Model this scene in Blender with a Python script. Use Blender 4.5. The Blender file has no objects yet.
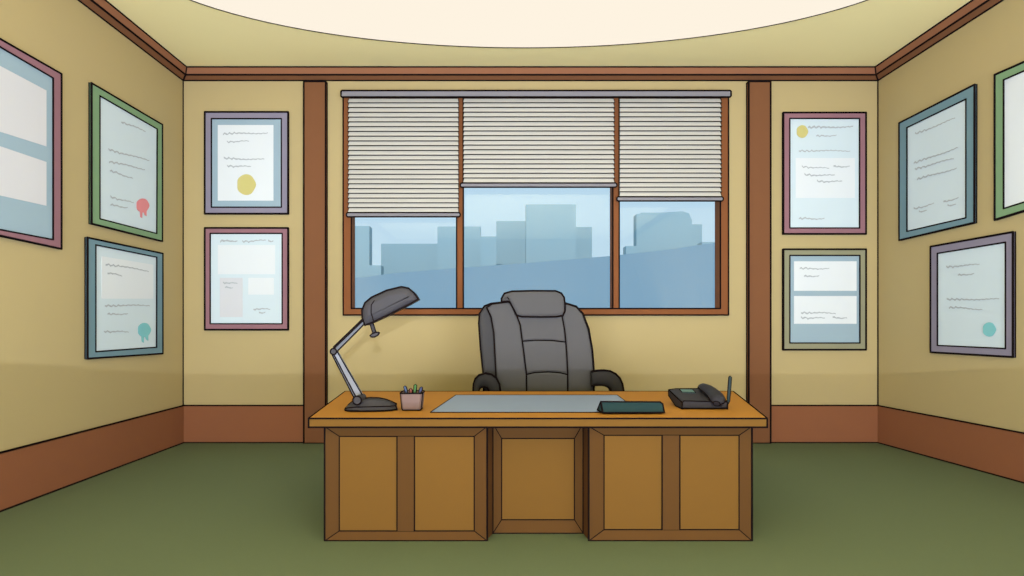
import bpy, bmesh, math, random
from mathutils import Vector, Matrix
random.seed(7)
S = bpy.context.scene
COL = S.collection
PI = math.pi

# ------------------------------------------------------------------ camera
FPX = 560.0                      # focal length in pixels of the 1024 px wide frame
EYE = 1.315
PX, PY = 500.0, 324.0            # principal point
cd = bpy.data.cameras.new('camera'); cam = bpy.data.objects.new('camera', cd); COL.objects.link(cam)
cam.location = (0, 0, EYE); cam.rotation_euler = (PI/2, 0, 0)
cd.sensor_width = 36; cd.lens = 36*FPX/1024
cd.shift_x = (512-PX)/1024; cd.shift_y = (PY-288)/1024
cd.clip_end = 400; cd.clip_start = .05
S.camera = cam
# ------------------------------------------------------------------ view and world
S.view_settings.view_transform = 'Standard'; S.view_settings.look = 'None'
S.view_settings.exposure = 0; S.view_settings.gamma = 1; S.view_settings.use_curve_mapping = False

def lin(c):
    return tuple((v/255/12.92 if v/255 <= .04045 else ((v/255+.055)/1.055)**2.4) for v in c)
w = bpy.data.worlds.new('sky'); S.world = w; w.use_nodes = True
wn = w.node_tree; bg = wn.nodes['Background']
tc = wn.nodes.new('ShaderNodeTexCoord'); sp = wn.nodes.new('ShaderNodeSeparateXYZ'); cr = wn.nodes.new('ShaderNodeValToRGB')
wn.links.new(tc.outputs['Generated'], sp.inputs[0]); wn.links.new(sp.outputs['Z'], cr.inputs[0]); wn.links.new(cr.outputs[0], bg.inputs[0])
cr.color_ramp.elements[0].position = .0; cr.color_ramp.elements[0].color = (*lin((198, 228, 244)), 1)
cr.color_ramp.elements[1].position = .5; cr.color_ramp.elements[1].color = (*lin((186, 220, 243)), 1)
bg.inputs[1].default_value = 1.0
# ------------------------------------------------------------------ unseen fill lights added to brighten the room, and the sun
def area(name, loc, direction, sx, sy, power, color):
    ld = bpy.data.lights.new(name, 'AREA'); ld.shape = 'RECTANGLE'; ld.size = sx; ld.size_y = sy
    ld.energy = power; ld.color = color
    o = bpy.data.objects.new(name, ld); COL.objects.link(o); o.location = loc
    o.rotation_euler = Vector(direction).to_track_quat('-Z', 'Y').to_euler()
    return o
LC = (.74, .81, 1)
area('rear_fill', (-2.2, -5.2, .88), (.9, 1, .08), 4.0, 1.5, 420, LC)  # both added behind the camera as fill, no lamps stand there
area('rear_fill', (3.4, -5.2, .88), (-.9, 1, .08), 4.0, 1.5, 420, LC)
area('ceiling_fill', (.4, -.4, .12), (0, .3, 1), 6.4, 3, 800, LC)  # added near the floor, out of view, to brighten ceiling and upper walls
sd = bpy.data.lights.new('sun', 'SUN'); sd.energy = 1.7; sd.angle = .02; sd.color = (1, .97, .93)
sun = bpy.data.objects.new('sun', sd); COL.objects.link(sun); sun.rotation_euler = Vector((.1, 1, -.35)).to_track_quat('-Z', 'Y').to_euler()
ud = bpy.data.lights.new('shade_band_spot', 'SPOT'); ud.energy = 410; ud.spot_size = PI; ud.spot_blend = 0; ud.shadow_soft_size = .02  # added unseen spot; its cut-off leaves the lower walls in a darker band
ud.color = (.8, .86, 1)
up = bpy.data.objects.new('shade_band_spot', ud); COL.objects.link(up); up.location = (0, -.2, 1.575)
up.rotation_euler = Vector((0, .127, 1)).to_track_quat('-Z', 'Y').to_euler()

# ------------------------------------------------------------------ materials
MATS = {}
def mat(name, rgb, rough=.85, vary=.03, scale=6, spec=.12, metal=0):
    if name in MATS: return MATS[name]
    m = bpy.data.materials.new(name); m.use_nodes = True
    nt = m.node_tree; b = nt.nodes['Principled BSDF']
    c = lin(rgb)
    n = nt.nodes.new('ShaderNodeTexNoise'); n.inputs['Scale'].default_value = scale; n.inputs['Detail'].default_value = 3
    t = nt.nodes.new('ShaderNodeTexCoord'); nt.links.new(t.outputs['Object'], n.inputs['Vector'])
    mx = nt.nodes.new('ShaderNodeMix'); mx.data_type = 'RGBA'
    mx.inputs[6].default_value = (*[v*(1-vary) for v in c], 1); mx.inputs[7].default_value = (*[min(1, v*(1+vary)) for v in c], 1)
    nt.links.new(n.outputs['Fac'], mx.inputs[0]); nt.links.new(mx.outputs[2], b.inputs['Base Color'])
    b.inputs['Roughness'].default_value = rough; b.inputs['Specular IOR Level'].default_value = spec
    b.inputs['Metallic'].default_value = metal
    MATS[name] = m; return m
INK = mat('dark_edging', (26, 20, 20), 1, 0, spec=0)
def emat(name, rgb, s):
    m = bpy.data.materials.new(name); m.use_nodes = True; nt = m.node_tree
    nt.nodes.remove(nt.nodes['Principled BSDF']); e = nt.nodes.new('ShaderNodeEmission')
    e.inputs[0].default_value = (*lin(rgb), 1); e.inputs[1].default_value = s
    nt.links.new(e.outputs[0], nt.nodes['Material Output'].inputs[0]); return m
def glass(name, tint, refl):
    m = bpy.data.materials.new(name); m.use_nodes = True; nt = m.node_tree
    nt.nodes.remove(nt.nodes['Principled BSDF'])
    t = nt.nodes.new('ShaderNodeBsdfTransparent'); t.inputs[0].default_value = (*tint, 1)
    g = nt.nodes.new('ShaderNodeBsdfGlossy'); g.inputs['Roughness'].default_value = 0
    x = nt.nodes.new('ShaderNodeMixShader'); x.inputs[0].default_value = refl
    nt.links.new(t.outputs[0], x.inputs[1]); nt.links.new(g.outputs[0], x.inputs[2]); nt.links.new(x.outputs[0], nt.nodes['Material Output'].inputs[0])
    return m

# ------------------------------------------------------------------ mesh helpers
class MB:
    """a mesh under construction; material 0 = body, 1 = dark edging, more by index"""
    def __init__(s): s.bm = bmesh.new()
    def face(s, pts, mi=0):
        vs = [s.bm.verts.new(p) for p in pts]
        f = s.bm.faces.new(vs); f.material_index = mi; return f
    def prism(s, a, b, mi=0, smooth=False):
        """loft closed loop a to closed loop b (same count) with both caps"""
        s.loft([a, b], mi, smooth)
    def loft(s, loops, mi=0, smooth=False, caps=True, closed=True):
        L = [[s.bm.verts.new(p) for p in l] for l in loops]
        n = len(loops[0])
        for i in range(len(L)-1):
            for j in range(n if closed else n-1):
                f = s.bm.faces.new((L[i][j], L[i][(j+1) % n], L[i+1][(j+1) % n], L[i+1][j])); f.material_index = mi; f.smooth = smooth
        if caps:
            f = s.bm.faces.new(L[0][::-1]); f.material_index = mi
            f = s.bm.faces.new(L[-1]); f.material_index = mi
        return L
    def box(s, x0, x1, y0, y1, z0, z1, mi=0):
        s.prism([(x0, y0, z0), (x1, y0, z0), (x1, y1, z0), (x0, y1, z0)], [(x0, y0, z1), (x1, y0, z1), (x1, y1, z1), (x0, y1, z1)], mi)
    def rod(s, a, b, r, mi=1, n=6, r2=None, ext=0):
        a = Vector(a); b = Vector(b); d = b-a
        if d.length < 1e-6: return
        d.normalize(); a = a-d*ext; b = b+d*ext
        u = d.orthogonal().normalized(); v = d.cross(u); r2 = r if r2 is None else r2
        la = [a+(u*math.cos(2*PI*k/n)+v*math.sin(2*PI*k/n))*r for k in range(n)]
        lb = [b+(u*math.cos(2*PI*k/n)+v*math.sin(2*PI*k/n))*r2 for k in range(n)]
        s.loft([la, lb], mi, n > 8)
    def path(s, pts, r, closed=False, mi=1, n=6):
        m = len(pts)
        for i in range(m if closed else m-1):
            s.rod(pts[i], pts[(i+1) % m], r, mi, n, ext=r*.4)
    def tube(s, pts, r, mi=0, n=12, sx=1.0, up=(0, 1, 0)):
        """smooth swept tube; sx widens it along `up`"""
        pts = [Vector(p) for p in pts]; loops = []
        for i, p in enumerate(pts):
            d = (pts[min(i+1, len(pts)-1)]-pts[max(i-1, 0)]).normalized()
            a = (Vector(up)-d*Vector(up).dot(d)).normalized(); b = d.cross(a)
            rr = r[i] if isinstance(r, (list, tuple)) else r
            loops.append([p+a*math.cos(2*PI*k/n)*rr*sx+b*math.sin(2*PI*k/n)*rr for k in range(n)])
        s.loft(loops, mi, True)
    def ink(s, r, deg=32):
        """dark edging along every crisp edge built so far"""
        s.bm.normal_update(); es = []
        for e in s.bm.edges:
            if any(f.material_index == 1 for f in e.link_faces): continue
            if len(e.link_faces) == 2:
                if e.calc_face_angle(0) > math.radians(deg): es.append((e.verts[0].co.copy(), e.verts[1].co.copy()))
            elif len(e.link_faces) == 1: es.append((e.verts[0].co.copy(), e.verts[1].co.copy()))
        for a, b in es: s.rod(a, b, r, 1, 6, ext=r*.4)
    def build(s, name, m, parent=None, extra=(), loc=None):
        bmesh.ops.recalc_face_normals(s.bm, faces=s.bm.faces)
        me = bpy.data.meshes.new(name); s.bm.to_mesh(me); s.bm.free()
        me.materials.append(m); me.materials.append(INK)
        for e in extra: me.materials.append(e)
        o = bpy.data.objects.new(name, me); COL.objects.link(o)
        if parent:
            o.parent = parent; me.transform(Matrix.Translation(-Vector(parent_world(parent))))
        return o
def parent_world(p):
    v = Vector(p.location)
    while p.parent: p = p.parent; v += Vector(p.location)
    return v
def tag(o, label=None, cat=None, group=None, kind=None):
    for k, v in (('label', label), ('category', cat), ('group', group), ('kind', kind)):
        if v: o[k] = v
    return o
def thing(name, label, cat, loc, group=None, kind=None):
    o = bpy.data.objects.new(name, None); COL.objects.link(o); o.location = loc; o.empty_display_size = .1
    return tag(o, label, cat, group, kind)
def struct(o): o['kind'] = 'structure'; return o

def P(px, py, Y): return Vector(((px-PX)/FPX*Y, Y, EYE+(PY-py)/FPX*Y))
def X_(px, Y): return (px-PX)/FPX*Y
def Z_(py, Y): return EYE+(PY-py)/FPX*Y

# ------------------------------------------------------------------ the room
YW = FPX*EYE/118.5               # back wall
XL = X_(183, YW); XR = X_(878, YW)
YR = -6.0; ZC = Z_(66.5, YW-.092); ZB = Z_(80.5, YW)
def xr(y, z): return XR+(YW-y)*.10*(1-z/4.017)        # the right wall opens slightly towards the floor
def on_wall(wall, px, py, off=0.0):
    a = (px-PX)/FPX; b = (PY-py)/FPX
    if wall == 'B': Y = YW-off
    elif wall == 'L': Y = (XL+off)/a
    else:
        Y = 5.0
        for _ in range(60): Y = .5*Y+.5*(xr(Y, EYE+b*Y)-off)/a
    return Vector((a*Y, Y, EYE+b*Y))
NRM = {'B': Vector((0, -1, 0)), 'L': Vector((1, 0, 0)), 'R': Vector((-1, -.05, .0)).normalized()}

wallm = mat('wall_paint', (182, 164, 118), .95, .012, 2.5, .05)
ceilm = mat('ceiling_paint', (243, 229, 170), .95, .01, 2, .05)
floorm = mat('green_carpet', (104, 116, 92), 1, .03, 60, .0)
trimm = mat('trim_wood', (122, 81, 53), .8, .03, 5)
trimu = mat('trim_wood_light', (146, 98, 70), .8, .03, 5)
basem = mat('baseboard_wood', (142, 91, 62), .8, .03, 4)
WX0, WX1, WZ0, WZ1 = X_(345, YW), X_(727, YW), Z_(313, YW), Z_(94, YW)   # window opening
R1 = .0105
XFAR = xr(YR, 0)
m = MB(); m.box(XL-.2, XFAR+.2, YR-.2, YW+.2, -.2, 0); struct(m.build('floor', floorm))
m = MB(); m.box(XL-.2, XFAR+.2, YR-.2, YW+.2, ZC, ZC+.2); struct(m.build('ceiling', ceilm))
m = MB()
for (x0, x1, z0, z1) in ((XL-.2, WX0, 0, ZC), (WX1, XR+.3, 0, ZC), (WX0, WX1, 0, WZ0), (WX0, WX1, WZ1, ZC)):
    m.box(x0, x1, YW, YW+.2, z0, z1)
m.rod((XL, YW, 0), (XL, YW, ZB), R1); m.rod((XR, YW, 0), (XR, YW, ZB), R1)
struct(m.build('wall_back', wallm))
m = MB(); m.box(XL-.2, XL, YR-.2, YW, 0, ZC); struct(m.build('wall_left', wallm))
m = MB()
nz, ny = 16, 30
gv = [[m.bm.verts.new((xr(YR-.2+(YW-YR+.2)*q/ny, ZC*k/nz), YR-.2+(YW-YR+.2)*q/ny, ZC*k/nz)) for q in range(ny+1)] for k in range(nz+1)]
for k in range(nz):
    for q in range(ny):
        f = m.bm.faces.new((gv[k][q], gv[k][q+1], gv[k+1][q+1], gv[k+1][q])); f.smooth = True
m.face([(XFAR+.3, YR-.2, 0), (XFAR+.3, YW, 0), (XFAR+.3, YW, ZC), (XFAR+.3, YR-.2, ZC)])
for z in (0, ZC): m.face([(xr(YR-.2, z), YR-.2, z), (xr(YW, z), YW, z), (XFAR+.3, YW, z), (XFAR+.3, YR-.2, z)])
struct(m.build('wall_right', wallm))
m = MB(); m.box(XL-.2, XFAR+.3, YR-.2, YR, 0, ZC); struct(m.build('wall_rear', wallm))

# crown moulding: profile (protrusion, z)
prof = [(0, ZB), (.064, Z_(74.7, YW-.064)), (.092, ZC-.002), (0, ZC-.002)]
def crown(name, fn, lines):
    m = MB(); A = [fn(d, z, 0) for d, z in prof]; B = [fn(d, z, 1) for d, z in prof]
    m.loft([A, B], 0)
    m.bm.faces.ensure_lookup_table()
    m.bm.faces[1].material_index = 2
    for i in (0, 1, 2): m.rod(A[i], B[i], R1*.9)
    for i in ((0, 1), (1, 2)):
        if lines: m.rod(A[i[0]], A[i[1]], R1*.9); 
    struct(m.build(name, trimm, None, (trimu,)))
crown('trim_1', lambda d, z, e: ((XL+d, YW-d, z) if e == 0 else (XR-d, YW-d, z)), False)
crown('trim_2', lambda d, z, e: ((XL+d, YW-d, z) if e == 0 else (XL+d, YR, z)), True)
crown('trim_3', lambda d, z, e: ((XR-d, YW-d, z) if e == 0 else (XR-d*1.0, YR, z)), True)
# baseboards
BH = Z_(405.5, YW-.02); bt = .02
def base(name, a, b, n):
    m = MB(); n = Vector(n)*bt; a = Vector(a); b = Vector(b); u = Vector((0, 0, BH))
    m.prism([a, b, b+n, a+n], [a+u, b+u, b+n+u, a+n+u])
    m.rod(a+n+u, b+n+u, R1*.75); m.rod(a+n, b+n, R1*1.1)
    struct(m.build(name, basem))
base('baseboard_back', (XL, YW, 0), (XR, YW, 0), (0, -1, 0))
base('baseboard_left', (XL, YR, 0), (XL, YW, 0), (1, 0, 0))
base('baseboard_right', (xr(YR, .2), YR, 0), (xr(YW, .2), YW, 0), (-1, 0, 0))
# wooden pilasters beside the window
for i, (a, b) in enumerate(((303.8, 325.6), (748.8, 770.6))):
    yp = YW-.05; m = MB(); m.box(X_(a, yp), X_(b, yp), yp, YW, 0, Z_(81.5, yp)); m.ink(R1*.95)
    o = m.build('trim_%d' % (4+i), trimm); struct(o)

# luminous oval in the ceiling
m = MB(); N = 96; cx, cy, ea, eb = .25, 4.28, 3.2, 1.4
lo = [(cx+ea*math.cos(2*PI*k/N), cy+eb*math.sin(2*PI*k/N), ZC-.012) for k in range(N)]
hi = [(x, y, ZC+.0) for x, y, z in lo]
t = thing('ceiling_light', 'large glowing cream oval light panel set into the yellow ceiling', 'ceiling light', (cx, cy, ZC-.012))
m.prism(lo, hi); m.build('light_panel', emat('lamp_glow', (254, 243, 225), 1.0), t)
m = MB(); m.path(lo, .006, True); m.build('rim', INK, t)

# ------------------------------------------------------------------ window
winm = mat('window_wood', (130, 80, 47), .8, .03, 5)
wt = thing('window_1', None, None, (X_(536, YW), YW, WZ0), kind='structure')
YF = YW-.04
def pxbox(m, x0, x1, y0, y1, ya, yb):
    m.box(X_(x0, ya), X_(x1, ya), ya, yb, Z_(y1, ya), Z_(y0, ya))
m = MB()
pxbox(m, 343.2, 351.3, 92, 315, YF, YW+.12); pxbox(m, 720.4, 728.4, 92, 315, YF, YW+.12)
pxbox(m, 351.3, 720.4, 308.5, 315, YF, YW+.12); pxbox(m, 351.3, 720.4, 92, 97.5, YF, YW+.12)
r = .0085
c = lambda x, y: P(x, y, YF)
m.path([c(343.2, 92), c(728.4, 92), c(728.4, 315), c(343.2, 315)], r, True)
m.path([c(351.3, 97.5), c(720.4, 97.5), c(720.4, 308.5), c(351.3, 308.5)], r, True)
m.build('window_frame', winm, wt)
for a, b in ((456.6, 463.2), (612.8, 619.2)):
    m = MB(); pxbox(m, a, b, 97.5, 308.5, YF-.003, YW+.12)
    m.rod(P(a, 97, YF-.003), P(a, 308.5, YF-.003), r); m.rod(P(b, 97, YF-.003), P(b, 308.5, YF-.003), r)
    m.build('mullion', winm, wt)
gl = glass('window_glass', (.985, .99, .995), .03)
for a, b in ((351.3, 456.6), (463.2, 612.8), (619.2, 720.4)):
    m = MB(); ya = YW+.05; m.box(X_(a, ya)-.01, X_(b, ya)+.01, ya, ya+.006, Z_(308.5, ya)-.01, Z_(97, ya)); m.build('pane', gl, wt)

# ------------------------------------------------------------------ blinds
slatm = mat('blind_slat', (204, 201, 190), .7, .01, 8); railm = mat('blind_rail', (132, 130, 135), .6, .02, 8)
YH = YW-.13
m = MB()
x0, x1, z0, z1 = X_(341, YH), X_(731, YH), Z_(97, YH), Z_(90.6, YH); cc = .012
lp = lambda y: [(x0+cc, y, z0), (x1-cc, y, z0), (x1, y, z0+cc), (x1, y, z1-cc), (x1-cc, y, z1), (x0+cc, y, z1), (x0, y, z1-cc), (x0, y, z0+cc)]
m.loft([lp(YH), lp(YW-.108)]); m.path(lp(YH), .0095, True)
o = m.build('blind_headrail', railm)
tag(o, 'long grey metal headrail spanning the top of the window above all three blinds', 'blind rail')
def blind(bx0, bx1, bot, rx0, rx1, label):
    yb = YW-.085
    t = thing('venetian_blind', label, 'window blind', (X_((bx0+bx1)/2, yb), yb, Z_(bot+4.3, yb)), 'venetian blinds on the window')
    T0 = 98.6; n = round((bot-T0)/4.72); h = (bot-T0)/n
    for k in range(n):
        zt = Z_(T0+h*k, yb); zb = Z_(T0+h*(k+1), yb); m = MB()
        xa, xb = X_(bx0, yb), X_(bx1, yb)
        zu = zt+(.018 if k else .004)
        sec = lambda x, e: [(x+e*.007, yb+.014, zu), (x+e*.004, yb-.003, (zt+zb)/2), (x, yb-.016, zb+.002), (x, yb-.013, zb), (x+e*.004, yb, (zt+zb)/2-.001), (x+e*.007, yb+.016, zu-.002)]
        m.loft([sec(xa, 1), sec(xb, -1)])
        m.rod((xa, yb-.016, zb), (xb, yb-.016, zb), .0052)
        m.rod((xa, yb-.016, zb), (xa+.010, yb+.0, zt), .003); m.rod((xb, yb-.016, zb), (xb-.010, yb+.0, zt), .003)
        m.build('slat', slatm, t)
    m = MB(); yr = yb-.02
    xa, xb, za, zb = X_(rx0, yr), X_(rx1, yr), Z_(bot+4.2, yr), Z_(bot, yr); c = .016
    lp = lambda y: [(xa+c, y, za), (xb-c, y, za), (xb-c*.3, y, za+c*.5), (xb, y, (za+zb)/2), (xb-c*.3, y, zb-c*.5), (xb-c, y, zb), (xa+c, y, zb), (xa+c*.3, y, zb-c*.5), (xa, y, (za+zb)/2), (xa+c*.3, y, za+c*.5)]
    m.loft([lp(yr), lp(yr+.035)]); m.path(lp(yr), .008, True)
    m.build('bottom_rail', railm, t)
    for q in (.18, .82):
        m = MB(); x = X_(bx0+(bx1-bx0)*q, yb); m.rod((x, yb+.028, Z_(T0, yb)), (x, yb+.028, zb), .003, 0); m.build('cord', slatm, t)
blind(348, 459, 212.6, 346.3, 460.3, 'cream slatted blind over the left window pane, lowered furthest of the three')
blind(463, 614.5, 183, 460.3, 617, 'widest cream slatted blind, over the middle window pane, raised highest')
blind(619, 721.3, 196.8, 616.8, 723.4, 'narrow cream slatted blind over the right window pane')

# ------------------------------------------------------------------ the city outside
bm_ = mat('building_haze', (158, 186, 196), .9, .01, .1, 0); hm = mat('skyline_shade_blue', (128, 155, 172), .9, .01, .05, 0)
blds = [(325, 369.3, 226, 80, 'tower at the left edge of the left window pane'),
        (369.3, 381, 265.4, 76, 'lowest block, in the gap beside the leftmost tower'),
        (381, 437.5, 243.7, 85, 'wide low block in the middle of the left window pane'),
        (437.5, 480.5, 226.6, 80, 'block standing behind the left mullion of the window'),
        (480.5, 496.3, 236.4, 76, 'short narrow block just right of the left mullion'),
        (496.3, 526, 221, 85.5, 'block against the left side of the tallest tower'),
        (526, 576, 204.4, 80, 'tallest tower in the middle window pane, above the office chair'),
        (576, 592, 227, 86, 'narrow block against the right side of the tallest tower'),
        (592, 626, 264, 76, 'low block behind the right mullion of the window'),
        (626, 636.5, 246, 76, 'thin low block left of the broad tower in the right window pane'),
        (636.5, 692, 212, 80, 'broad tower with one rounded top corner in the right pane'),
        (692, 702, 224.3, 85.5, 'narrow block leaning on the right side of the broad tower'),
        (702, 760, 242, 76, 'low block at the right edge of the right window pane')]
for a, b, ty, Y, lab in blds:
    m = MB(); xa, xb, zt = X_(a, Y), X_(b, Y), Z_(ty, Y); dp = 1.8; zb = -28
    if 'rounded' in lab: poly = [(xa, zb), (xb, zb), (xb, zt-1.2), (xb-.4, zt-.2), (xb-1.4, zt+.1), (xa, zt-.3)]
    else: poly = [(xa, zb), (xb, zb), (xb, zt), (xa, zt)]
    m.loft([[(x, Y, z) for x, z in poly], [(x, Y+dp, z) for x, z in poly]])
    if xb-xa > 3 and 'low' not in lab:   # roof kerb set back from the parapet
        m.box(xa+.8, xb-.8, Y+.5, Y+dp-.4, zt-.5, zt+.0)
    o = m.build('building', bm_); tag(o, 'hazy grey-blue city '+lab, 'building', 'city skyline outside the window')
m = MB(); ridge = [(180, 290), (343, 279.5), (400, 272.5), (457, 268), (520, 263.5), (610, 256), (660, 250.5), (695, 245.5), (728, 241), (900, 225)]  # band of shade over the lower city, built as a darker nearer slope
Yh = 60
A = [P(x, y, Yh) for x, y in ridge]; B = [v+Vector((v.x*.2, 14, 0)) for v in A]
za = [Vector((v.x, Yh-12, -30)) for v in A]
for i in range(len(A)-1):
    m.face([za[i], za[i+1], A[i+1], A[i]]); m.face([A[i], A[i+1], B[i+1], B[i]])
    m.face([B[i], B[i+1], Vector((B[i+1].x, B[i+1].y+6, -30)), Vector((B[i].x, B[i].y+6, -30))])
o = m.build('skyline_shade_slope', hm); o['kind'] = 'structure'
tag(o, 'darker blue shade band over the lower city, shaped as a rising slope', None)
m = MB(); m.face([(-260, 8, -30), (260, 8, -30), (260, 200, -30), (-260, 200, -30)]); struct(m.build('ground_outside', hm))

# ------------------------------------------------------------------ framed certificates
paperm = {'mat': mat('mat_board', (152, 174, 186), .9, .01), 'pale': mat('pale_paper', (204, 219, 225), .9, .01),
          'white': mat('white_paper', (219, 225, 228), .9, .01), 'grey': mat('grey_paper', (206, 206, 209), .9, .01),
          'dull': mat('dull_paper', (206, 208, 212), .9, .01)}
inkm = mat('grey_writing', (172, 180, 184), .9, .02)
framem = {'mauve': mat('mauve_frame', (146, 106, 114), .7), 'green': mat('green_frame', (124, 155, 117), .7),
          'blue': mat('blue_frame', (112, 142, 152), .7), 'purple': mat('purple_frame', (137, 131, 147), .7),
          'olive': mat('olive_frame', (143, 141, 114), .7)}
sealm = {'red': mat('red_seal', (222, 140, 143), .8), 'teal': mat('teal_seal', (128, 194, 198), .8), 'yellow': mat('yellow_seal', (200, 191, 122), .8)}
def slab(m, wall, poly, o0, o1, mi=0):
    f = [on_wall(wall, x, y, o1) for x, y in poly]; n = NRM[wall]
    m.prism([v-n*(o1-o0) for v in f], f, mi); return f
def rect(a, b, c, d): return [(a, b), (c, b), (c, d), (a, d)]
def stroke(m, wall, a, b, wd, off, seed):
    rnd = random.Random(seed); L = math.hypot(b[0]-a[0], b[1]-a[1]); n = max(6, int(L/1.6)); up_, dn = [], []
    ph = rnd.uniform(0, 6)
    for i in range(n+1):
        t = i/n; x = a[0]+(b[0]-a[0])*t; y = a[1]+(b[1]-a[1])*t
        y += (.9 if t < .3 else .3)*math.sin(i*2.1+ph)*min(1, L/20)+.4*math.sin(t*7+ph)
        h = wd*(.55+.45*abs(math.sin(i*1.3+ph)))*(1-.5*t)
        up_.append((x, y-h/2)); dn.append((x, y+h/2))
    for i in range(n):
        slab(m, wall, [up_[i], up_[i+1], dn[i+1], dn[i]], off-.0012, off)
def frame(wall, outer, inner, fc, bgc, papers, lines, seal, label, r=.009, strokew=1.9):
    fp = [on_wall(wall, x, y, .024) for x, y in outer]; ip = [on_wall(wall, x, y, .024) for x, y in inner]
    n = NRM[wall]; c = sum(fp, Vector())/4-n*.024
    t = thing('framed_certificate', label, 'framed certificate', c, 'framed certificates on the office walls')
    m = MB()
    fb = [v-n*.0225 for v in fp]; ib = [v-n*.0225 for v in ip]
    for i in range(4):
        j = (i+1) % 4
        m.face([fp[i], fp[j], ip[j], ip[i]]); m.face([fb[i], fb[j], fp[j], fp[i]]); m.face([ib[i], ib[j], ip[j], ip[i]]); m.face([fb[i], fb[j], ib[j], ib[i]])
    m.path(fp, r, True); m.path([v+n*.003 for v in fb], r*.7, True); m.path(ip, r*.72, True)
    m.build('frame', framem[fc], t)
    g = [(sum(p[0] for p in inner)/4, sum(p[1] for p in inner)/4)]*4
    big = [(x+(x-q[0])*.02, y+(y-q[1])*.02) for (x, y), q in zip(inner, g)]
    m = MB(); slab(m, wall, big, .004, .016); m.build('backing' if bgc == 'mat' else 'certificate_sheet', paperm[bgc], t)
    for pc, poly in papers:
        m = MB(); slab(m, wall, poly, .0155, .0185); m.build('paper', paperm[pc], t)
    if lines:
        for k, L in enumerate(lines):
            m = MB(); stroke(m, wall, L[:2], L[2:4], L[4] if len(L) > 4 else strokew, .0205, k*13+int(outer[0][0]))
            m.build('writing_line', inkm, t)
    if seal:
        sc, sx, sy, sr, tail = seal; m = MB()
        slab(m, wall, [(sx+sr*(1+.05*math.cos(5*a))*math.cos(a), sy+sr*1.12*math.sin(a)) for a in [2*PI*k/28 for k in range(28)]], .0187, .0225)
        if tail:
            slab(m, wall, [(sx-sr*.45, sy+sr*.9), (sx-sr*.05, sy+sr*.9), (sx-sr*.1, sy+sr*2.0), (sx-sr*.4, sy+sr*1.8)], .0187, .0215)
            slab(m, wall, [(sx+sr*.1, sy+sr*.9), (sx+sr*.6, sy+sr*.7), (sx+sr*.6, sy+sr*1.7), (sx+sr*.3, sy+sr*1.5)], .0187, .0215)
        m.build('seal', sealm[sc], t)
def sc(lst, s, ox, oy): return [(l[0]/s+ox, l[1]/s+oy, l[2]/s+ox, l[3]/s+oy, *l[4:]) for l in lst]
# left wall
frame('L', [(-40, 16), (61.3, 73.8), (61.3, 248.8), (-40, 227)], [(-32, 28), (53.2, 78), (53.2, 239.6), (-32, 223.5)], 'mauve', 'mat',
      [('grey', [(-24, 53), (46.5, 90.5), (46.5, 146.4), (-24, 124)]), ('grey', [(-24, 138), (46.5, 162), (46.5, 205.8), (-24, 190)])], [], None,
      'large mauve frame with two grey sheets, cut off by the left picture edge', .0085)
frame('L', [(91.5, 83), (162.3, 124.6), (162.3, 241.2), (91.5, 223.5)], [(99.8, 95.7), (157.3, 129), (156.8, 233.5), (99.8, 218.7)], 'green', 'pale', [],
      sc([(124, 158, 205, 190), (80, 252, 218, 290), (82, 292, 203, 320), (85, 325, 162, 350), (87, 413, 165, 433), (87, 440, 145, 450)], 3.388, 85, 75),
      ('red', 142.9, 205.5, 6.3, True), 'green framed certificate with a red ribbon seal on the left wall', .009)
frame('L', [(87.5, 237.5), (162.7, 253.4), (162.7, 353.5), (87.5, 358.6)], [(95.7, 244.8), (156.8, 257.2), (156.6, 347.2), (95.7, 351.7)], 'blue', 'pale',
      [('white', [(101.6, 256.2), (153.4, 264.7), (153.4, 298.7), (101.6, 298.7)])],
      sc([(110, 145, 293, 175), (118, 182, 180, 195), (107, 322, 298, 322), (118, 360, 205, 358), (103, 432, 208, 435)], 4.267, 80, 230),
      ('teal', 144.5, 330, 6.4, True), 'blue-grey framed certificate with a teal ribbon seal, below the green frame', .009)
# back wall, left
frame('B', rect(204.8, 112, 288, 213.7), rect(211.4, 118.6, 281.4, 207.2), 'purple', 'mat', [('white', rect(217.8, 125, 273.4, 200.6))],
      sc([(70, 72, 182, 70, 1.9), (80, 92, 135, 90, 1.6), (72, 134, 173, 136), (80, 152, 140, 154)], 2.5, 195, 105),
      ('yellow', 246.2, 184.6, 9.3, False), 'purple-grey framed certificate with a big yellow seal, upper left on the back wall', .0105)
frame('B', rect(204.8, 228, 288, 329.7), rect(210.2, 233.4, 282.2, 323.8), 'mauve', 'pale',
      [('white', rect(217.8, 245, 275, 274.2)), ('dull', rect(219.8, 277.8, 242.6, 317)), ('white', rect(248.2, 277.8, 273.8, 294.6))],
      sc([(63, 340, 106, 340, 2.4), (118, 341, 178, 338, 1.8), (183, 340, 196, 341, 2), (70, 444, 106, 446), (75, 456, 95, 457), (146, 510, 188, 510), (160, 520, 176, 519)], 2.5, 195, 105),
      None, 'mauve framed certificate with three pasted white blocks, lower left on the back wall', .0105)
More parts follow.
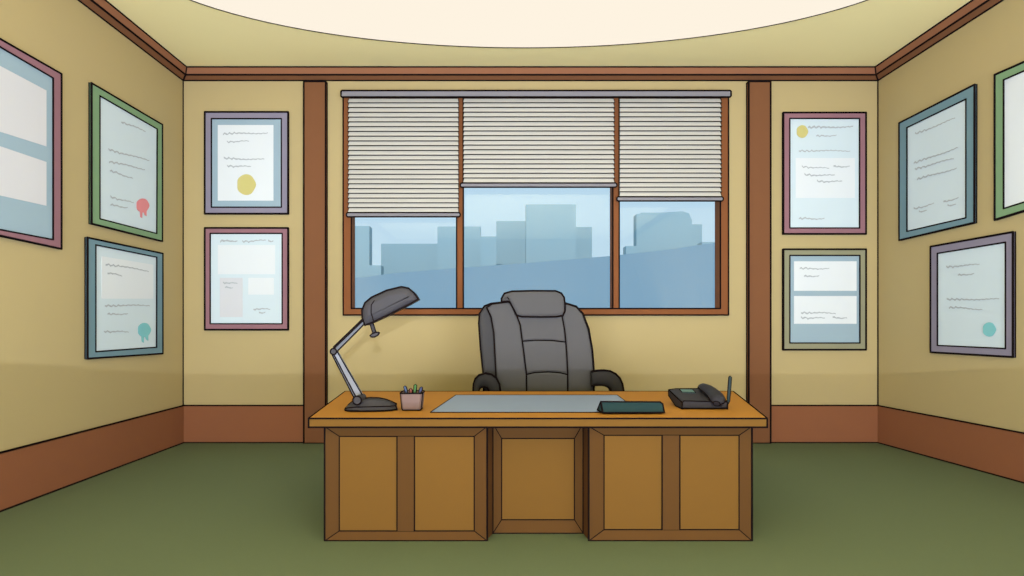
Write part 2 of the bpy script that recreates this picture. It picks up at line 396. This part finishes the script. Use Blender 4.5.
# back wall, right
frame('B', rect(783.4, 112.6, 866, 233.9), rect(789.8, 118.4, 859.6, 228), 'mauve', 'pale', [('white', rect(795.8, 158, 854.9, 197.9))],
      sc([(76, 52, 180, 50, 2.4), (95, 72, 142, 70, 1.7), (55, 105, 173, 106, 1.6), (62, 142, 125, 146, 1.5), (135, 142, 172, 142), (68, 161, 138, 162), (97, 176, 155, 176), (55, 262, 114, 262)], 2.304, 775, 105),
      ('yellow', 802.3, 131.5, 5.7, False), 'tall mauve framed certificate with a small yellow sun seal, right of the window', .0105)
frame('B', rect(783.4, 249.3, 866, 349.7), rect(789.8, 255.4, 859.9, 343), 'olive', 'mat',
      [('white', rect(794.1, 261.3, 856.6, 290.8)), ('white', rect(794.1, 296, 856.6, 323.8))],
      sc([(57, 377, 125, 377, 1.7), (67, 395, 102, 394), (60, 478, 140, 480), (60, 490, 115, 491), (133, 490, 166, 491)], 2.304, 775, 105),
      None, 'olive-grey frame with two white sheets on a blue mount, lower right on the back wall', .0105)
# right wall
frame('R', [(899.2, 123), (974.6, 84.6), (974.4, 222.6), (899.2, 240.2)], [(906.9, 127.6), (966, 99), (966, 217.8), (906.9, 231.4)], 'blue', 'pale', [],
      sc([(558, 195, 702, 137), (553, 300, 712, 243), (557, 320, 697, 282), (565, 357, 707, 318), (553, 465, 625, 445), (572, 474, 600, 470), (660, 440, 714, 424), (675, 452, 705, 448)], 3.598, 760, 80),
      None, 'blue-grey framed certificate with only grey writing, on the right wall', .0095)
frame('R', [(994.8, 74.8), (1075, 39.5), (1075, 195), (994.8, 219.8)], [(1003.6, 79.8), (1066, 52.5), (1066, 189), (1003.6, 208.6)], 'green', 'white', [], [],
      None, 'green frame with a blank white sheet, cut off by the right picture edge', .0095)
frame('R', [(930.6, 246.6), (1013, 232), (1013, 357), (930.6, 352.2)], [(937.4, 253.4), (1005.6, 242.2), (1005.6, 348.6), (937.4, 345.4)], 'purple', 'pale', [],
      sc([(670, 205, 790, 195, 1.8), (712, 235, 770, 230), (672, 323, 860, 320), (680, 350, 800, 358)], 3.598, 760, 210),
      ('teal', 989, 329.5, 6.4, False), 'purple-grey framed certificate with a teal seal, lowest on the right wall', .0095)

# ------------------------------------------------------------------ desk
topm = mat('desk_wood_lit', (178, 124, 50), .75, .03, 4); slabm = mat('desk_edge_wood', (172, 120, 50), .75, .03, 4)  # same wood twice: light put into the top's colour, shade into edge and panels
panm = mat('desk_wood_shaded', (112, 79, 32), .8, .03, 3); frm = mat('desk_frame_wood', (88, 59, 27), .8, .03, 3); retm = mat('desk_return_wood', (84, 53, 24), .8, .03, 3)
YD = 3.394; YT = 3.362; ZT = Z_(418.2, YT); ZS = Z_(427.3, YT); YB = FPX*(EYE-ZT)/(391.3-PY); RD = .0058
t = thing('desk', 'wide brown wooden executive desk with five recessed front panels, centre of the room', 'desk', (X_(538, YD), 4.0, 0))
m = MB()
q = [(X_(308.6, YT), YT), (X_(767.2, YT), YT), (X_(733.4, YB), YB), (X_(345, YB), YB)]
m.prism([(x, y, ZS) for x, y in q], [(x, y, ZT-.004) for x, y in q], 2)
m.prism([(x, y, ZT-.004) for x, y in q], [(x, y, ZT) for x, y in q])
for z in (ZS, ZT-RD*.3): m.path([(x, y, z) for x, y in q], RD, True)
for x, y in q: m.rod((x, y, ZS), (x, y, ZT-RD*.3), RD)
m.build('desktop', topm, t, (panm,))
YM = FPX*EYE/(533.6-PY)
x0, x1, x2, x3 = X_(324.6, YD), X_(487.2, YD), X_(588.7, YD), X_(752, YD); xm0, xm1 = X_(492.6, YM), X_(583.4, YM); YE = 4.5
Zp = ZS-.001
# carcass: two pedestals with splayed returns and the modesty carcass between them
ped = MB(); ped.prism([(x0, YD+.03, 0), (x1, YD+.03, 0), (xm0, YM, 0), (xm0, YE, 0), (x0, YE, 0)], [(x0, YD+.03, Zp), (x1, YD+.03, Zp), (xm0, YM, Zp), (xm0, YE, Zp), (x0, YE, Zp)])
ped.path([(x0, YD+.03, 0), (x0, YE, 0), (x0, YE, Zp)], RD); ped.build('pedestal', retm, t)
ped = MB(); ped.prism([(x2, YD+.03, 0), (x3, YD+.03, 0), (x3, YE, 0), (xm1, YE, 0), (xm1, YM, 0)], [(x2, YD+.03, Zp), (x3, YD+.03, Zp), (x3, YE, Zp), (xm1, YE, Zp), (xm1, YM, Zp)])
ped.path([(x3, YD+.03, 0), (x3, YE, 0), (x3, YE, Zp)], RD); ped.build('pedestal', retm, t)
m = MB(); m.box(xm0, xm1, YM+.03, YM+.06, 0, Zp); m.build('modesty_board', retm, t)
def front(Y, ox0, ox1, oyb, panels, py0, py1, sides):
    """panelled front: bevelled frame around recessed panels; all numbers are edges at the front plane"""
    XA, XB = X_(ox0, Y), X_(ox1, Y); ZA = Z_(oyb, Y) if oyb else 0; ZA = 0.0; ZB_ = Zp
    dp = .028; yi = Y+dp
    zt = Z_(py0, yi); zb = Z_(py1, yi)
    ps = [(X_(a, yi), X_(b, yi)) for a, b in panels]
    m = MB(); o = [(XA, Y, ZB_), (XB, Y, ZB_), (XB, Y, ZA), (XA, Y, ZA)]
    i0, i1 = ps[0][0], ps[-1][1]
    i = [(i0, yi, zt), (i1, yi, zt), (i1, yi, zb), (i0, yi, zb)]
    for k in range(4):
        j = (k+1) % 4; m.face([o[k], o[j], i[j], i[k]])
        ob = (o[k][0], yi+.004, o[k][2]); oj = (o[j][0], yi+.004, o[j][2]); m.face([o[k], o[j], oj, ob])
        m.rod(o[k], i[k], RD*.55)
    m.path(o, RD, True); m.path(i, RD*.7, True)
    if len(ps) == 2:
        a, b = ps[0][1], ps[1][0]; m.box(a, b, yi-.004, yi+.004, zb, zt)
        m.rod((a, yi-.004, zb), (a, yi-.004, zt), RD*.7); m.rod((b, yi-.004, zb), (b, yi-.004, zt), RD*.7)
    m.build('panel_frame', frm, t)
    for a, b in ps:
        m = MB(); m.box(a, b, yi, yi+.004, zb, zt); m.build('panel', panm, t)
front(YD, 324.6, 487.2, 541, [(339.3, 397.1), (414.5, 474.2)], 436.4, 530.9, 0)
front(YM, 492.6, 583.4, 533.6, [(501.6, 574.4)], 438.5, 519.7, 0)
front(YD, 588.7, 752, 541, [(604, 661.9), (679.6, 739)], 435.3, 529.6, 0)
def onz(px, py, z=ZT):
    Y = FPX*(EYE-z)/(py-PY); return Vector((X_(px, Y), Y, z))

# desk pad
m = MB(); e = .003; q = [onz(430.3, 412.3, ZT+e), onz(640, 412.3, ZT+e), onz(617.3, 395, ZT+e), onz(455.8, 395, ZT+e)]
m.prism([Vector((v.x, v.y, ZT+.0005)) for v in q], q); m.path(q, .003, True)
tag(m.build('desk_pad', mat('desk_pad_vinyl', (142, 158, 190), .6, .02)), 'wide thin blue-grey desk pad lying in the middle of the desktop', 'desk pad')

# nameplate prism
m = MB()
def np_(px): return None
fl, fr = onz(602.9, 414.6), onz(664.4, 414.4); bl, br = onz(597.6, 412.3), Vector((fr.x-.004, 0, ZT)); br.y = bl.y+.02; bl.y = br.y; bl.x = .628
for v in (fl, fr, bl, br): v.z = ZT+.0118
yt = fl.y+.045; tl = P(600.8, 401.7, yt); tr = P(661.0, 401.9, yt)
A = [fl, tl, tl+Vector((0, .012, -.002)), bl]
Bq = [fr, tr, tr+Vector((0, .012, -.002)), br]
trm = [v+(w_-v)*.985 for v, w_ in zip(A, Bq)]
Bq2 = [fr, fr+(tr-fr)*.88+Vector((-.001, 0, 0)), br+(tr-br)*.88, br]
m.loft([A, trm, [fr, Vector((fr.x-.002, tr.y-.005, tr.z-.012)), Vector((fr.x-.002, tr.y+.01, tr.z-.012)), br]])
m.path(A[:2]+[A[3]], .0055, True); m.path([tl, trm[1], Vector((fr.x-.002, tr.y-.005, tr.z-.012)), fr], .0055); m.rod(fl, fr, .0055)
tag(m.build('nameplate', mat('dark_teal_plastic', (30, 54, 57), .6, .02)), 'blank dark teal wedge-shaped nameplate on the desk, at the right end of the pad', 'nameplate')

# ------------------------------------------------------------------ telephone
phm = mat('phone_plastic', (54, 52, 56), .6, .03); phd = mat('phone_dark', (48, 47, 52), .6, .03)
t = thing('telephone', 'dark grey desk telephone with a green display and upright antenna, right end of the desk', 'telephone', (1.36, 3.85, ZT))
y0, y1 = 3.70, 4.0; z0 = ZT+.0048
# loops along the left-to-right direction: side silhouette at bottom width, then top face inset
def side(xf, xb, ins):
    return [Vector((xf, y0+ins*.2, z0+ins)), Vector((xf*.5+xb*.5, y0+.14, z0+ins)), Vector((xb, y1, .803)), Vector((xb, y1, .846)), Vector((xf+.002, y0+.004, .795))]
m = MB()
A = side(1.204, 1.205, .0); At = [Vector((1.216, y0+.004, .758)), Vector((1.23, 3.86, .77)), Vector((1.25, y1-.006, .81)), Vector((1.255, y1-.008, Z_(388.6, y1))), Vector((1.216, y0+.006, Z_(401, y0)))]
Bt = [Vector((1.50, y0+.004, .758)), Vector((1.52, 3.86, .77)), Vector((1.54, y1-.006, .81)), Vector((1.535, y1-.008, .855)), Vector((1.497, y0+.006, .800))]
Bb = side(1.503, 1.545, .0)
m.loft([A, At, Bt, Bb]); m.ink(.0042, 40)
m.build('base', phm, t)
def top_pt(u, v, h=0):   # u left-right, v front-back on the sloping top
    a = At[4].lerp(At[3], v); b = Bt[4].lerp(Bt[3], v); return a.lerp(b, u)+Vector((0, 0, h))
m = MB(); q = [top_pt(.09, .68, .003), top_pt(.42, .62, .003), top_pt(.40, .9, .003), top_pt(.07, .93, .003)]
m.prism([v-Vector((0, 0, .004)) for v in q], q); m.path(q, .0025, True); m.build('display', mat('display_green', (92, 124, 122), .5, .02), t)
# handset: sections from the earpiece (far left) to the mouthpiece (near right)
hs = MB()
secs = [(700.4, 386.0, 3.97, .014, .010), (702.2, 386.8, 3.95, .036, .026), (706.5, 388.9, 3.91, .050, .031), (711, 391.6, 3.86, .053, .028), (714.8, 395.0, 3.79, .054, .029), (717.0, 398.6, 3.725, .052, .036), (717.0, 401.6, 3.69, .044, .036), (716.6, 403.6, 3.675, .022, .020)]
loops = []
for i, (a, b, Y, wx, hz) in enumerate(secs):
    c = P(a, b, Y); p0 = P(*secs[max(i-1, 0)][:3]); p1 = P(*secs[min(i+1, len(secs)-1)][:3]); d = (p1-p0).normalized()
    sx_ = Vector((1, 0, 0))-d*d.x; sx_.normalize(); uz = sx_.cross(d)
    loops.append([c+sx_*wx*math.cos(k*PI/8)*1.0+uz*hz*math.sin(k*PI/8) for k in range(16)])
hs.loft(loops, 0, True)
hs.path([l[2] for l in loops], .0035); hs.path([l[8] for l in loops], .0042); hs.path([l[0] for l in loops], .0042); hs.path(loops[0], .003, True); hs.path(loops[5][0:9], .003); hs.path(loops[-1], .003, True)
hs.build('handset', phd, t)
m = MB(); a = P(725.6, 405.5, 3.79); b = P(728.2, 401, 3.79); c_ = P(730, 377.5, 3.79)
m.tube([a, b, b.lerp(c_, .4), c_, c_+Vector((0, 0, .006))], [.009, .010, .009, .009, .004], 0, 10)
off = [Vector((s*.0095, -.002, 0)) for s in (-1, 1)]
m.path([a+off[0], b+off[0], b.lerp(c_, .4)+off[0], c_+off[0], c_+Vector((0, 0, .01)), c_+off[1], b.lerp(c_, .4)+off[1], b+off[1], a+off[1]], .0035)
m.build('antenna', mat('antenna_teal', (44, 58, 62), .6, .02), t)

# ------------------------------------------------------------------ pen cup and pens
cupm = mat('cup_clay', (122, 102, 97), .8, .03)
yc = 3.70; cxp = X_(412.6, yc); t = thing('pen_cup', 'small square taupe pen cup beside the lamp base', 'pen cup', (cxp, yc, ZT))
m = MB(); zt = Z_(393.4, yc-.07)
def sq(h, z): 
    c = h*.22; return [(cxp+a*h+b*c*0, yc+d*h, z) for a, d, b in ()] or [Vector((cxp+x*h, yc+y*h, z)) for x, y in ((-1, -.72), (-.82, -1), (.82, -1), (1, -.72), (1, .72), (.82, 1), (-.82, 1), (-1, .72))]
hb, ht = .0625, .0725; z0 = ZT+.001
m.loft([sq(hb*.9, z0), sq(hb, z0+.012), sq(ht, zt), sq(ht-.008, zt), sq(hb-.006, z0+.02)])
for z, h in ((zt, ht), (z0+.004, hb*.94)): m.path(sq(h, z), .0048, True)
for k in (0, 3): m.path([sq(hb*.94, z0+.004)[k], sq(hb, z0+.012)[k], sq(ht, zt)[k]], .0048)
m.build('cup', cupm, t)
for px_, py_, dx, colr, nm, lab in ((404.9, 386.2, -.022, (72, 86, 116), 'blue', 'slate blue pen leaning left in the cup, nearest the lamp'),
                            (410.7, 388.6, .0, (130, 76, 72), 'red', 'short reddish pen in the cup, left of the green one'),
                            (415.5, 384.6, .006, (70, 112, 66), 'green', 'green pen standing tallest in the cup'),
                            (421.6, 387.2, .018, (68, 74, 106), 'violet', 'dark blue pen leaning right against the cup rim')):
    m = MB(); yy = yc-.02; top = P(px_, py_, yy); bot = Vector((cxp+(top.x-cxp)*.35, yy, ZT+.025))
    m.tube([bot, bot.lerp(top, .5), bot.lerp(top, .93), top], [.0075, .0085, .0085, .005], 0, 10)
    o_ = Vector((.0095, -.002, 0)); q = bot.lerp(top, .96)
    m.path([bot-o_, q-o_, top+Vector((0, 0, .002)), q+o_, bot+o_], .0034)
    tag(m.build('pen', mat('pen_'+nm, colr, .6, .02)), lab, 'pen', 'pens in the pen cup')

# ------------------------------------------------------------------ desk lamp
lm = mat('lamp_dark', (62, 60, 63), .6, .03); ll = mat('lamp_light', (132, 134, 142), .5, .03); lmid = mat('lamp_mid', (96, 98, 104), .5, .03)
YL = 3.70; RL = .0055
t = thing('desk_lamp', 'dark grey jointed desk lamp on the left end of the desk', 'desk lamp', (X_(368, YL), YL, ZT))
m = MB(); loops = []
# (px, half depth, total height, skirt height)
st = [(345.2, .035, .011, .010), (347.2, .075, .030, .018), (350.5, .095, .048, .026), (356, .105, .062, .030), (363, .108, .073, .032), (370, .108, .078, .033), (378, .103, .076, .034), (385, .092, .067, .034), (391, .07, .052, .032), (395.4, .03, .038, .030)]
for a, d, h, s in st:
    x = X_(a, YL-.03)
    loops.append([Vector((x*.985 if a > 380 else x, YL-d, ZT+.003)), Vector((x, YL-d*.96, ZT+s)), Vector((x, YL-d*.62, ZT+h*.92)), Vector((x, YL, ZT+h)), Vector((x, YL+d*.62, ZT+h*.92)), Vector((x, YL+d*.96, ZT+s)), Vector((x, YL+d, ZT+.003))])
m.loft(loops); m.path([l[1] for l in loops], RL*.7); m.path([l[0]+Vector((0, 0, RL*.7)) for l in loops], RL); m.path([l[3]+Vector((0, 0, .001)) for l in loops], RL); m.rod(loops[0][0]+Vector((0, 0, RL)), loops[0][3]+Vector((0, 0, RL)), RL); m.path([loops[-1][3], loops[-1][2], loops[-1][1], loops[-1][0]+Vector((0, 0, RL))], RL)
m.build('base', lm, t)
m = MB(); q = [P(371.7, 401.2, YL-.055), P(378.3, 401.2, YL-.055), P(379.2, 403.2, YL-.065), P(372.5, 403, YL-.065)]
m.prism([v+Vector((0, .02, -.008)) for v in q], q); m.path(q, .003, True); m.build('switch', lmid, t)
YA = YL-.02
def bar(a, b, w0, w1, y, th, mt, nm):
    A = P(*a, y); B = P(*b, y); d = (B-A).normalized(); n = Vector((-d.z, 0, d.x)); m = MB()
    q = [A+n*w0, A-n*w0, B-n*w1, B+n*w1]
    m.prism(q, [v+Vector((0, th, 0)) for v in q]); m.path(q, RL*.8, True); m.build(nm, mt, t)
def disc(a, rpx, y, th, mt, nm, rim=RL*.9):
    c = P(*a, y); r_ = rpx/FPX*y; m = MB(); q = [c+Vector((math.cos(k*PI/12)*r_, 0, math.sin(k*PI/12)*r_)) for k in range(24)]
    m.prism(q, [v+Vector((0, th, 0)) for v in q]); m.path(q, rim, True); m.build(nm, mt, t)
bar((335.5, 353), (360.5, 398.5), .014, .022, YA, .03, ll, 'lower_arm')
bar((333.2, 355), (354.8, 397), .006, .008, YA+.005, .02, lmid, 'brace_rod')
bar((335, 350), (366, 319.5), .016, .013, YA, .03, lmid, 'upper_arm')
bar((334, 347.5), (363.5, 319), .005, .005, YA-.004, .02, lm, 'brace_rod')
disc((333.4, 351.6), 3.1, YA-.012, .05, lm, 'joint'); disc((357, 400.4), 4.3, YL-.112, .14, lm, 'joint')
# knob under the shade
m = MB(); A = P(371.3, 323, YA); B = P(374.6, 333, YA); d = (B-A).normalized(); n = Vector((-d.z, 0, d.x))
m.tube([A, A.lerp(B, .5), B], .009, 0, 10); m.path([A+n*.011, B+n*.011], RL*.8); m.path([A-n*.011, B-n*.011], RL*.8)
q = [B+n*.012, B+n*.03+d*.004, B+n*.031+d*.012, B+n*.018+d*.022, B-n*.006+d*.026, B-n*.026+d*.018, B-n*.03+d*.008, B-n*.012]
m.prism([v-Vector((0, .02, 0)) for v in q], [v+Vector((0, .02, 0)) for v in q]); m.path([v-Vector((0, .02, 0)) for v in q], RL*.8, True)
m.build('knob', lm, t)

def offset_poly(poly, d):
    n = len(poly); out = []; A = sum(poly[i][0]*poly[(i+1) % n][1]-poly[(i+1) % n][0]*poly[i][1] for i in range(n)); sg = 1 if A > 0 else -1
    for i in range(n):
        a = Vector(poly[i-1]); b = Vector(poly[i]); c = Vector(poly[(i+1) % n]); e1 = (b-a).normalized(); e2 = (c-b).normalized()
        n1 = Vector((-e1.y, e1.x))*sg; n2 = Vector((-e2.y, e2.x))*sg; k = (n1+n2); k = k/max(.5, k.length_squared/2*1.0) if k.length > 0 else n1
        out.append((b.x+k.x*d, b.y+k.y*d))
    return out
def smooth_poly(poly, it=1):
    for _ in range(it):
        out = []
        for i in range(len(poly)):
            a = poly[i]; b = poly[(i+1) % len(poly)]
            out += [(a[0]*.8+b[0]*.2, a[1]*.8+b[1]*.2), (a[0]*.2+b[0]*.8, a[1]*.2+b[1]*.8)]
        poly = out
    return poly
def pillow(m, pxpoly, Yref, yf, yb, r, line, inset=None, mi=0, sm=True, back_round=False):
    """cushion-like solid whose silhouette is given as picture-frame coordinates at depth Yref"""
    poly = [(X_(a, Yref), Z_(b, Yref)) for a, b in pxpoly]
    i1 = offset_poly(poly, r*.35); i2 = offset_poly(poly, r); L = [[(x, yf, z) for x, z in i2], [(x, yf+r*.25, z) for x, z in i1], [(x, yf+r*.8, z) for x, z in poly]]
    if back_round: L += [[(x, yb-r*.8, z) for x, z in poly], [(x, yb, z) for x, z in i2]]
    else: L += [[(x, yb, z) for x, z in poly]]
    m.loft(L, mi, sm)
    if line: m.path([(x, yf+r*.6, z) for x, z in poly], line, True)
sh = [(366.9, 325.4), (364.4, 318), (363.9, 310.4), (367, 303), (373.6, 297.6), (388.2, 290.9), (402.8, 287.3), (410, 288.7), (415.5, 293.4), (419.4, 299.6), (410, 304.9), (390.6, 314.6), (373.6, 322.8)]
m = MB(); pillow(m, sh, YL, YL-.085, YL+.085, .045, RL*1.05, back_round=True)
yy = YL-.088; m.path([P(373.8, 321.5, yy), P(371, 313, yy+.001), P(371.2, 305, yy), P(374.5, 300.5, yy+.01)], RL*.6)
m.build('lamp_shade', lm, t)

# ------------------------------------------------------------------ office chair
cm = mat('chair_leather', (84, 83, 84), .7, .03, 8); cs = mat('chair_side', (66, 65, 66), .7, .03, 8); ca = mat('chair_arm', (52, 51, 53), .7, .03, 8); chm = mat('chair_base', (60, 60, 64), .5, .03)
YC = 5.14; RC = .0098
xc = X_(538, YC); t = thing('office_chair', 'big dark grey leather executive chair behind the desk, facing the viewer', 'office chair', (xc, 5.0, 0))
bot = 470
shell = [(484.5, bot), (483.4, 374.7), (480.8, 350), (478.8, 323.2), (479.6, 313.6), (484.3, 306.2), (491, 303.6), (501.5, 302.4), (530, 300), (562, 302), (567, 303.6), (576.3, 306.4), (583, 313.7), (588.8, 329), (592.4, 350), (594.1, 371), (594, bot)]
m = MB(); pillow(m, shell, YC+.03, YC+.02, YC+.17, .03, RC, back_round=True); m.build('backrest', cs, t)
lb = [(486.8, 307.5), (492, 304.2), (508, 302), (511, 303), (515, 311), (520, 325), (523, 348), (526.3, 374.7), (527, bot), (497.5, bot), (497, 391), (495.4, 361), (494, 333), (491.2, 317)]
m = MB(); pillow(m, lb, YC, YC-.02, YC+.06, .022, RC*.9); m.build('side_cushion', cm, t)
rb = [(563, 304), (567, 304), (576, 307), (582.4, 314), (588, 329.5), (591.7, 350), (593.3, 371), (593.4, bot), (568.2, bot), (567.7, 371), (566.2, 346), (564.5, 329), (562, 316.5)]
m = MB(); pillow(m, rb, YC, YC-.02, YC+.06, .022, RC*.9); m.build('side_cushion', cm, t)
for poly in ([(514.5, 311), (520, 325), (522.4, 341.2), (535, 340.2), (552, 340.4), (565.6, 342), (564.5, 329), (562, 312)],
             [(522.4, 341.2), (523.4, 352), (526.1, 374.4), (535, 372.4), (548, 371.8), (560, 372.6), (567.6, 374.6), (566.6, 352), (565.6, 342), (552, 340.4), (535, 340.2)],
             [(526.1, 374.4), (535, 372.4), (548, 371.8), (560, 372.6), (567.6, 374.6), (568.1, bot), (526.9, bot)]):
    m = MB(); pillow(m, poly, YC, YC-.012, YC+.06, .02, RC*.85); m.build('back_cushion', cm, t)
hr = [(501.6, 301.6), (501.6, 298.6), (504.4, 293.6), (512, 291.5), (530, 291), (555.3, 291.1), (561, 293.4), (563.8, 297.5), (564.6, 304), (564.6, 311), (562.6, 315.4), (556, 316.6), (540, 316.9), (522, 316.6), (516.6, 315.2), (513.6, 309), (509.4, 301.2)]
m = MB(); pillow(m, hr, YC-.02, YC-.055, YC+.08, .03, RC, back_round=True)
yy = YC-.058; m.path([P(509.1, 299.4, yy+.01), P(507.6, 297.4, yy+.006)], RC*.6)
m.build('headrest', cm, t)
# armrests: thick padded arches
def arm(outer, inner, y0, y1, nm='armrest'):
    m = MB(); o = [P(a, b, y0) for a, b in outer]; i = [P(a, b, y0) for a, b in inner]; D = Vector((0, y1-y0, 0)); n = len(o)
    L = []
    for k in range(n):
        c = (o[k]+i[k])/2; L.append([o[k]+Vector((0, .02, 0)), o[k].lerp(i[k], .25), o[k].lerp(i[k], .75), i[k]+Vector((0, .02, 0)), i[k]+D, o[k]+D])
    m.loft(L, 0, True); m.path([v+Vector((0, .018, 0)) for v in o], RC); m.path([v+Vector((0, .018, 0)) for v in i], RC*.9)
    m.build(nm, ca, t)
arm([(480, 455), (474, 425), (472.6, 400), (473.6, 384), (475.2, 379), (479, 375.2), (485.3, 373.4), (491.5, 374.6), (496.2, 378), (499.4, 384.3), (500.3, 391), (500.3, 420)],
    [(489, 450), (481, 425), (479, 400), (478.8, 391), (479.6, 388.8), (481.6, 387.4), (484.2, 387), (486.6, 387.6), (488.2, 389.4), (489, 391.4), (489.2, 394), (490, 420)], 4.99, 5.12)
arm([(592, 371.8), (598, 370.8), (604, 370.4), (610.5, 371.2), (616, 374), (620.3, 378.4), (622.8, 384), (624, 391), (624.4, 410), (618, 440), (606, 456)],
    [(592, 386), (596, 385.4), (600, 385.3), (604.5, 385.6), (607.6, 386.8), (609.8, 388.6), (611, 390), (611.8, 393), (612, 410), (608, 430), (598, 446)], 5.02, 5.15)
def rbox(m, x0, x1, y0, y1, z0, z1, b, mi=0):
    bm2 = bmesh.new(); bmesh.ops.create_cube(bm2, size=1)
    for v in bm2.verts: v.co = Vector(((x0+x1)/2+v.co.x*(x1-x0), (y0+y1)/2+v.co.y*(y1-y0), (z0+z1)/2+v.co.z*(z1-z0)))
    bmesh.ops.bevel(bm2, geom=bm2.edges[:], offset=b, segments=3, profile=.5, affect='EDGES')
    me = bpy.data.meshes.new('tmp'); bm2.to_mesh(me); bm2.free(); m.bm.from_mesh(me); bpy.data.meshes.remove(me)
m = MB(); rbox(m, xc-.33, xc+.33, 4.60, 5.17, .44, .57, .04); m.build('seat', cm, t)
m = MB(); rbox(m, xc-.30, xc+.34, 4.66, 5.16, .40, .44, .015)
m.rod((xc-.40, 5.06, .47), (xc-.28, 5.06, .42), .025, 0, 8); m.rod((xc+.44, 5.08, .47), (xc+.28, 5.08, .42), .025, 0, 8); m.build('seat_plate', chm, t)
m = MB(); m.rod((xc, 4.9, .09), (xc, 4.9, .41), .032, 0, 16); m.rod((xc, 4.9, .09), (xc, 4.9, .22), .048, 0, 16); m.build('gas_column', chm, t)
for k in range(5):
    a = 2*PI*k/5+.3; d = Vector((math.cos(a), math.sin(a), 0)); c0 = Vector((xc, 4.9, .12))
    m = MB(); m.tube([c0, c0+d*.14+Vector((0, 0, -.005)), c0+d*.30+Vector((0, 0, -.04))], [.03, .026, .018], 0, 8); lg = m.build('leg', chm, t)
    m = MB(); s_ = Vector((-d.y, d.x, 0)); c1 = c0+d*.30; c1.z = .0325
    m.rod(c1-s_*.028, c1-s_*.006, .032, 0, 14); m.rod(c1+s_*.006, c1+s_*.028, .032, 0, 14); m.rod(c1, c1+Vector((0, 0, .05)), .008, 0, 8); m.build('caster', chm, lg)
